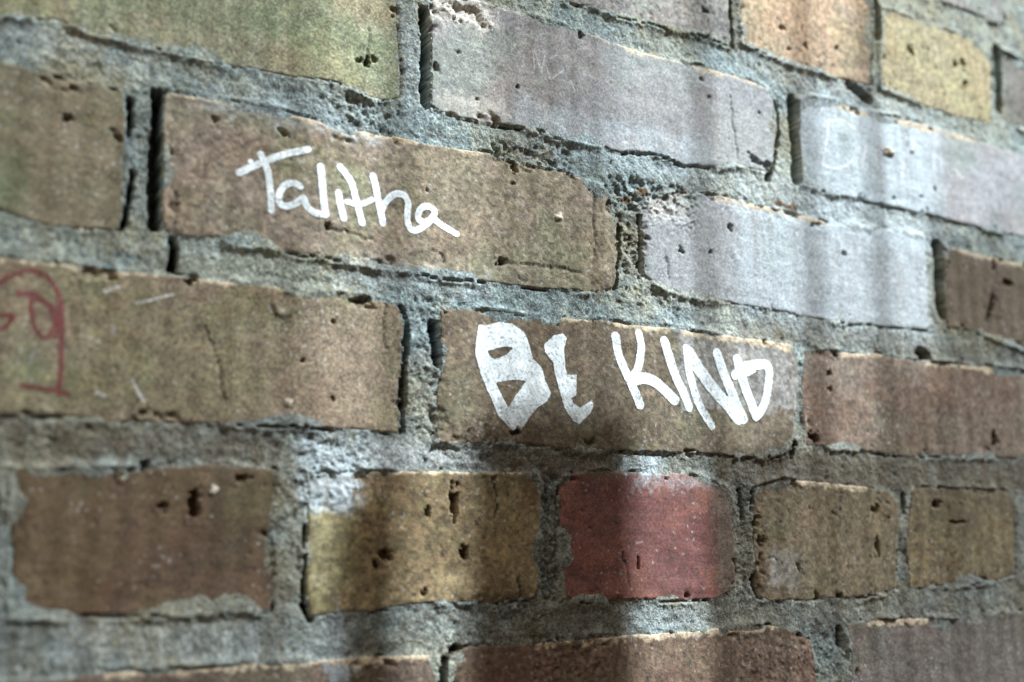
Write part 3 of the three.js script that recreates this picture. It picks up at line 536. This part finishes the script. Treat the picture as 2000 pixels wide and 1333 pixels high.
// mortar: a rough sheet that fills the joints, cracked off some brick edges and smeared over others
const voidNear = buckets(VOIDS.length, (n) => lineBox(VOIDS[n]));
function mortarZ(x, y, D, b) {                        // D: distance outside the nearest brick (negative inside)
  let z = -0.75 + 0.7 * noise(x / 28, y / 17) + 0.55 * noise(x / 7.5, y / 6.5) + 0.35 * noise(x / 2.8, y / 2.8) + 0.25 * Math.abs(noise(x / 2.1 + 40, y / 1.9)) + 0.3 * noise(x / 1.35 + 8, y / 1.35);
  z -= 0.8 * sstep(0.75, 1.05, noise(x / 3.3 + 60, y / 3.3) + 0.3 * noise(x / 1.2, y / 1.2));
  const cr = crumble(x, y); if (cr > 0) z += cr * (1.4 * rubble(x, y) - 1.0);
  if (b) {
    const sm = noise(x / 24 + 5, y / 17) + 0.25 * noise(x / 6, y / 6 + 20);
    const reach = 7 * clamp(sm - 0.05, 0, 1) * (1 - cr);
    if (D < 0) { const over = reach + D + 0.5 * noise(x / 1.4, y / 1.4); z = over > -2 ? brickZ(b, x, y, 99) + Math.min(0.5, 0.12 * over) + 0.10 * noise(x / 1.1, y / 1.1) + pebble(x, y) * 0 : -6; if (over <= 0) z = Math.min(z, brickZ(b, x, y, -D) - 0.15); return z; }
    else {
      z += Math.min(1, reach * 0.5) * sstep(4, 0, D) * 2;
const under = y < b.box[2] + 3 ? 0.16 : 0.62;   // mortar shrinks away below a brick sooner than it does on top of one
      const crack = sstep(under, under + 0.35, noise(x / 15 - 40, y / 15 + 2) + 0.5 * noise(x / 4, y / 4)); z -= crack * 3.2 * sstep(0.95 + 0.4 * noise(x / 3, y / 3), 0.3, D);
      z += sstep(2.6, 0, D) * (1 - crack) * 0.35;
    }
  }
  for (const n of voidNear(x, y)) { const v = VOIDS[n]; let d = 1e9; for (let i = 1; i + 3 < v.length; i += 2) d = Math.min(d, segDist(x, y, v[i], v[i + 1], v[i + 2], v[i + 3])); d += 0.55 * noise(x / 1.6, y / 2.4) + 0.3 * noise(x / 0.9, y / 0.9); z += (-17 - z) * sstep(0.9 * v[0] + 0.5, 0.9 * v[0] - 0.8, d); }
  return z - 0.6 * hollow(x, y) + pebble(x, y);
}
function mortarSheet(X0, X1, Y0, Y1, cell) {
  const nx = Math.round((X1 - X0) / cell), ny = Math.round((Y1 - Y0) / cell), id = new Int32Array((nx + 1) * (ny + 1)).fill(-1), keep = new Uint8Array((nx + 1) * (ny + 1));
  const pos = [], col = [], uv = [], idx = [], c = [0, 0, 0];
  for (let j = 0; j <= ny; j++) for (let i = 0; i <= nx; i++) {
    const x = X0 + (X1 - X0) * i / nx, y = Y0 + (Y1 - Y0) * j / ny; let D = 99, near = null;
    for (const n of brickNear(x, y)) { const b = bricks[n], bx = b.box; if (x < bx[0] - 12 || x > bx[1] + 12 || y < bx[2] - 12 || y > bx[3] + 12) continue; if (Math.min(x - bx[0], bx[1] - x, y - bx[2], bx[3] - y) > 16 + cell) { D = -99; break; } const d = -polyDist(b.poly, x, y); if (d < D) { D = d; near = b; } }
    if (D < -9 - cell) continue;
    const n = j * (nx + 1) + i; id[n] = pos.length / 3;
    pos.push(x / 1000, y / 1000, mortarZ(x, y, D, near) / 1000); mortarColor(x, y, c); col.push(...c); uv.push(x / TILE, y / TILE);
  }
  for (let j = 0; j < ny; j++) for (let i = 0; i < nx; i++) { const a = id[j * (nx + 1) + i], b = id[j * (nx + 1) + i + 1], d = id[(j + 1) * (nx + 1) + i], e = id[(j + 1) * (nx + 1) + i + 1]; if (a < 0 || b < 0 || d < 0 || e < 0) continue; if ((i + j) & 1) idx.push(a, b, d, b, e, d); else idx.push(a, b, e, a, e, d); }
  const g = new THREE.BufferGeometry(); g.setAttribute('position', new THREE.Float32BufferAttribute(pos, 3)); g.setAttribute('color', new THREE.Float32BufferAttribute(col, 3)); g.setAttribute('uv', new THREE.Float32BufferAttribute(uv, 2)); g.setIndex(idx); g.computeVertexNormals(); return g;
}
{
  const V = [-285, 380, -400, 78];                    // the finely modelled stretch
  const parts = [mortarSheet(V[0], V[1], V[2], V[3], 0.8), mortarSheet(-1100, V[0], -1500, 740, 5), mortarSheet(V[1], 1300, -1500, 740, 5), mortarSheet(V[0], V[1], -1500, V[2], 5), mortarSheet(V[0], V[1], V[3], 740, 5)];
  const m = shade(new THREE.Mesh(mergeGeometries(parts), mortarMat)); m.name = 'mortar'; wall.add(m);
  const core = new THREE.BoxGeometry(2.4, 2.24, 0.19); core.translate(0.1, -0.38, -0.121);
  const cm = shade(new THREE.Mesh(core, new THREE.MeshStandardMaterial({ color: new THREE.Color().setRGB(0.25, 0.26, 0.255), roughness: 1 }))); cm.name = 'wall_core'; wall.add(cm);
}

// ---------------------------------------------------------------- paint and scratches lying on the bricks
function markOn(key, name, label, strokes, polys, o) {
  const b = bricks.find((q) => q.key === key), PX = o.px || 6, pad = 2; let x0 = 1e9, x1 = -1e9, y0 = 1e9, y1 = -1e9;
  const lim = (x, y, r) => { x0 = Math.min(x0, x - r); x1 = Math.max(x1, x + r); y0 = Math.min(y0, y - r); y1 = Math.max(y1, y + r); };
  const fine = strokes.map((s) => {                    // smooth the strokes with a spline
    const p = []; for (let i = 1; i < s.length; i += 2) p.push(new THREE.Vector3(s[i], s[i + 1], 0));
    const q = p.length > 2 ? new THREE.CatmullRomCurve3(p, false, 'centripetal').getPoints(p.length * 5) : p; const bx = [1e9, -1e9, 1e9, -1e9], r = s[0] + 1.2; q.forEach((v) => { lim(v.x, v.y, s[0]); bx[0] = Math.min(bx[0], v.x - r); bx[1] = Math.max(bx[1], v.x + r); bx[2] = Math.min(bx[2], v.y - r); bx[3] = Math.max(bx[3], v.y + r); }); return { w: s[0], q, bx };
  });
  for (const pl of polys) for (const ring of pl) for (let i = 0; i < ring.length; i += 2) lim(ring[i], ring[i + 1], 0);
  x0 -= pad; x1 += pad; y0 -= pad; y1 += pad;
  const w = Math.ceil((x1 - x0) * PX), h = Math.ceil((y1 - y0) * PX), data = new Uint8Array(w * h * 4), A = new Float32Array(w * h);
  for (let j = 0; j < h; j++) for (let i = 0; i < w; i++) {
    const x = x0 + (i + 0.5) / w * (x1 - x0), y = y0 + (j + 0.5) / h * (y1 - y0), jit = o.rag * (noise(x / 0.7, y / 0.7) + 0.6 * noise(x / 0.3, y / 0.3)); let a = 0, thick = 0;
    fine.forEach(({ w: r, q, bx }, n) => {
      if (x < bx[0] || x > bx[1] || y < bx[2] || y > bx[3]) return;
      let best = 1e9, s = 0, side = 0, run = 0;
      for (let k = 1; k < q.length; k++) { const A0 = q[k - 1], B0 = q[k], dx = B0.x - A0.x, dy = B0.y - A0.y, len = Math.hypot(dx, dy) || 1e-6, t = clamp(((x - A0.x) * dx + (y - A0.y) * dy) / (len * len)), d = Math.hypot(x - A0.x - t * dx, y - A0.y - t * dy); if (d < best) { best = d; s = run + t * len; side = ((x - A0.x) * dy - (y - A0.y) * dx) / len; } run += len; }
      if (best > r + 1.2) return;
      const cover = sstep(r + 0.16, r - 0.16, best + jit); if (cover <= 0) return;
      const dry = o.dry * (0.5 + 0.5 * clamp(s / (run + 0.1) * 1.4 - 0.2)), st = noise(side * 1.9 + n * 9, s / 9) * 0.6 + noise(side * 4.4 + n * 5, s / 5) * 0.25 + 0.3 * noise(x / 4, y / 4);
      const v = cover * clamp(1 - dry * (0.34 - 0.5 * st + 0.4 * noise(x / 0.5, y / 0.5))); a = 1 - (1 - a) * (1 - v); thick += v;
    });
    for (const pl of polys) {
      let d = polyDist(pl[0], x, y); for (let k = 1; k < pl.length; k++) d = Math.min(d, -polyDist(pl[k], x, y) - 0.85);
      const cover = sstep(-0.5, -0.1, d + jit * 1.2); if (cover <= 0) continue;
      const low = clamp((pl.top - y) / pl.high), st = noise((x * 0.85 + y * 0.5) * 1.1, (y * 0.85 - x * 0.5) / 11) * 0.6 + noise((x * 0.85 + y * 0.5) * 3.1, (y * 0.85 - x * 0.5) / 5) * 0.22 + 0.35 * noise(x / 5, y / 5);
      const v = cover * clamp(1 - o.dry * (0.1 + 0.42 * low * (1 - 1.3 * st) + 0.18 * low * noise(x / 0.5, y / 0.5))); a = 1 - (1 - a) * (1 - v);
    }
    a *= o.cover * (1 - o.wear * sstep(0.45, 0.8, noise(x / 0.8 + 3, y / 0.8) + 0.4 * noise(x / 0.35, y / 0.35)));
    if (a > 0.02) a *= (1 - 0.7 * sstep(0.5, 1.5, hollow(x, y))) * (1 - o.wear * 0.6 * sstep(0.3, 0.75, -noise(x / 1.1 + 9, y / 1.3) * 0.7 + 0.5 * noise(x / 0.45, y / 0.45)));   // skips the pores
    A[j * w + i] = a; const p = (j * w + i) * 4; data[p] = data[p + 1] = data[p + 2] = 255 * (0.93 + 0.06 * noise(x / 1.5, y / 1.5)); data[p + 3] = clamp(a) * 255;
  }
  const tex = new THREE.DataTexture(data, w, h); tex.magFilter = tex.minFilter = THREE.LinearFilter; tex.colorSpace = THREE.SRGBColorSpace; tex.needsUpdate = true;
  const cell = 0.55, nx = Math.ceil((x1 - x0) / cell), ny = Math.ceil((y1 - y0) / cell), id = new Map(), pos = [], uv = [], idx = [];
  const vert = (i, j) => { const k = j * 10000 + i; if (!id.has(k)) { id.set(k, pos.length / 3); const x = x0 + (x1 - x0) * i / nx, y = y0 + (y1 - y0) * j / ny; pos.push(x / 1000, y / 1000, (brickZ(b, x, y, Math.max(0, polyDist(b.poly, x, y))) + o.lift) / 1000); uv.push(i / nx, j / ny); } return id.get(k); };
  for (let j = 0; j < ny; j++) for (let i = 0; i < nx; i++) {
    let hit = false; for (let b2 = Math.max(0, Math.floor(j / ny * h)); b2 <= Math.min(h - 1, Math.ceil((j + 1) / ny * h)) && !hit; b2++) for (let a2 = Math.max(0, Math.floor(i / nx * w)); a2 <= Math.min(w - 1, Math.ceil((i + 1) / nx * w)); a2++) if (A[b2 * w + a2] > 0.04) { hit = true; break; }
    if (!hit || polyDist(b.poly, x0 + (x1 - x0) * (i + 0.5) / nx, y0 + (y1 - y0) * (j + 0.5) / ny) < 0.5) continue;
    const a = vert(i, j), c = vert(i + 1, j), d = vert(i, j + 1), e = vert(i + 1, j + 1); idx.push(a, c, e, a, e, d);
  }
  const g = new THREE.BufferGeometry(); g.setAttribute('position', new THREE.Float32BufferAttribute(pos, 3)); g.setAttribute('uv', new THREE.Float32BufferAttribute(uv, 2)); g.setIndex(idx); g.computeVertexNormals();
  const m = shade(new THREE.Mesh(g, new THREE.MeshStandardMaterial({ map: tex, transparent: true, color: new THREE.Color().setRGB(...o.color), roughness: o.rough ?? 0.6 })));
  m.name = numbered(name); m.userData.label = label; b.mesh.add(m);
}
const letters = [LETTER_B, LETTER_E]; for (const l of letters) { let t = -1e9, u = 1e9; for (let i = 1; i < l[0].length; i += 2) { t = Math.max(t, l[0][i]); u = Math.min(u, l[0][i]); } l.top = t; l.high = t - u; }
const WHITE = { color: [0.76, 0.85, 0.89], rough: 0.5, rag: 0.14, dry: 0.6, cover: 1, wear: 0.45, lift: 0.3, px: 7 };
markOn('C2b', 'painted_name', 'white handwritten name in thin rounded paint marker strokes', NAME_STROKES, [], { ...WHITE, dry: 0.4, wear: 0.35 });
markOn('C3b', 'painted_letter', 'broad white brushed capital letter B', [], [LETTER_B], WHITE);
markOn('C3b', 'painted_letter', 'white brushed letter E with dry edges', [], [LETTER_E], WHITE);
markOn('C3b', 'painted_letter', 'white brushed letter K', KIND_STROKES.slice(0, 3), [], WHITE);
markOn('C3b', 'painted_letter', 'white brushed letter I, one slanting stroke', KIND_STROKES.slice(3, 4), [], WHITE);
markOn('C3b', 'painted_letter', 'white brushed letter N', KIND_STROKES.slice(4, 7), [], WHITE);
markOn('C3b', 'painted_letter', 'white brushed letter D with open bowl', KIND_STROKES.slice(7), [], { ...WHITE, lift: 0.4 });
markOn('C3a', 'red_scribble', 'faded dark red marker scribble of an arch and a loop', RED_STROKES, [], { color: [0.165, 0.032, 0.036], rough: 0.8, rag: 0.3, dry: 0.5, cover: 0.84, wear: 0.35, lift: 0.15 });
const SCR = { color: [0.6, 0.6, 0.58], rough: 0.9, rag: 0.18, dry: 0.7, cover: 0.6, wear: 0.5, lift: 0.12 };
for (const k of SCRATCH_A) markOn('C1b', 'scratch_mark', 'faint pale scratch on grey brick', [k], [], SCR);
for (const k of SCRATCH_B) markOn('C1c', 'scratch_mark', 'faint white scratched stroke on pale lilac brick', [k], [], { ...SCR, color: [0.80, 0.82, 0.83], cover: 0.6, dry: 0.6, wear: 0.5 });
for (const k of SCRATCH_C) markOn('C3a', 'scratch_mark', 'short pale scrape on olive brown brick', [k], [], { ...SCR, cover: 0.8 });

// ---------------------------------------------------------------- the ground
{
  const g = new THREE.PlaneGeometry(300, 300, 1, 1); g.rotateX(-Math.PI / 2);
  const m = shade(new THREE.Mesh(g, new THREE.MeshStandardMaterial({ color: new THREE.Color().setRGB(0.16, 0.13, 0.10), roughness: 1 }))); m.name = 'ground'; m.userData = { kind: 'structure', label: 'bare brown earth at the foot of the wall', category: 'ground' }; scene.add(m);
}

// ---------------------------------------------------------------- an added screen of palings, unseen behind the camera, shaped to shade the wall in bands
{
  const shade_screen = new THREE.Group(); shade_screen.name = 'added_shade_screen'; shade_screen.position.set(0, 0, 0.64); scene.add(shade_screen);
  shade_screen.userData = { label: 'added unseen screen of uneven boards shaped to throw shade on the brick wall', category: 'shade_screen' };
  const wood = [[0.17, 0.12, 0.08], [0.14, 0.105, 0.075], [0.20, 0.15, 0.10]].map((c) => new THREE.MeshStandardMaterial({ color: new THREE.Color().setRGB(...c), roughness: 0.9 }));
  const dx = SUN.x / SUN.z * 0.64, dy = SUN.y / SUN.z * 0.64;
  const boards = [];                                  // [from, to, top] as their shadows fall on the wall (mm)
  boards.push([-115, -102, -285], [-52, 25, -246]);  // two palings made taller to throw the darkest bands
  for (let x = -122, k = 0; x > -1250; x -= 124, k++) boards.push([x - 118, x, x < -420 ? 640 + 20 * noise(k, 9) : -440 + 18 * noise(k, 9)]);  // far left ones made tall to block sky light from that side
  boards.push([-94, -57, -430], [30, 70, -436]);
  for (let x = 396, k = 0; x < 1300; x += 124, k++) boards.push([x, x + 118, -436 + 18 * noise(k, 19)]);
const lath = (x0, x1, step, w, top) => { for (let x = x0, k = 0; x < x1; x += step * (0.9 + 0.2 * hash2(k, Math.round(x0))), k++) boards.push([x, x + w, top + 12 * noise(k * 0.6, x0), 0.002]); };
  lath(-275, -142, 12, 3, 150); lath(-50, 16, 12, 2.2, 70); lath(80, 132, 11, 4.2, -258); lath(138, 200, 13, 3.4, -262); lath(205, 256, 12, 3, -212); lath(258, 345, 12, 3.2, -112);   // close-set laths, added for soft half shade
  for (const [a, b, t] of [[75, 78.5, 90], [152, 156.5, 160], [206, 210, 160], [-101, -97, 40]]) boards.push([a, b, t, 0.004]);                                     // single canes added for thin dark lines of shade
  boards.forEach(([a, b, top, thick = 0.016], i) => {
    const w = (b - a) / 1000, h = top / 1000 + WALL_Y + dy, s = new THREE.Shape(); s.moveTo(-w / 2, 0.03); s.lineTo(w / 2, 0.03);
    for (let k = 0; k <= 6; k++) s.lineTo(w / 2 - w * k / 6, h + 0.006 * noise(i * 7.7 + k, 3)); s.lineTo(-w / 2, 0.03);
    const g = new THREE.ExtrudeGeometry(s, { depth: thick, bevelEnabled: true, bevelSize: 0.001, bevelThickness: 0.001, bevelSegments: 1 });
    const m = shade(new THREE.Mesh(g, wood[i % 3])); m.name = numbered('shade_board'); m.position.set((a + b) / 2000 + dx, 0, 0); shade_screen.add(m);
  });
  for (const y of [0.45, 1.35]) { const m = shade(new THREE.Mesh(new THREE.BoxGeometry(2.9, 0.07, 0.045), wood[1])); m.name = numbered('rail'); m.position.set(0.55, y, 0.041); shade_screen.add(m); }
  for (const x of [-0.8, 0.5, 1.9]) { const m = shade(new THREE.Mesh(new THREE.BoxGeometry(0.09, 1.75, 0.09), wood[1])); m.name = numbered('post'); m.position.set(x, 0.86, 0.11); shade_screen.add(m); }
}

renderer.render(scene, camera);
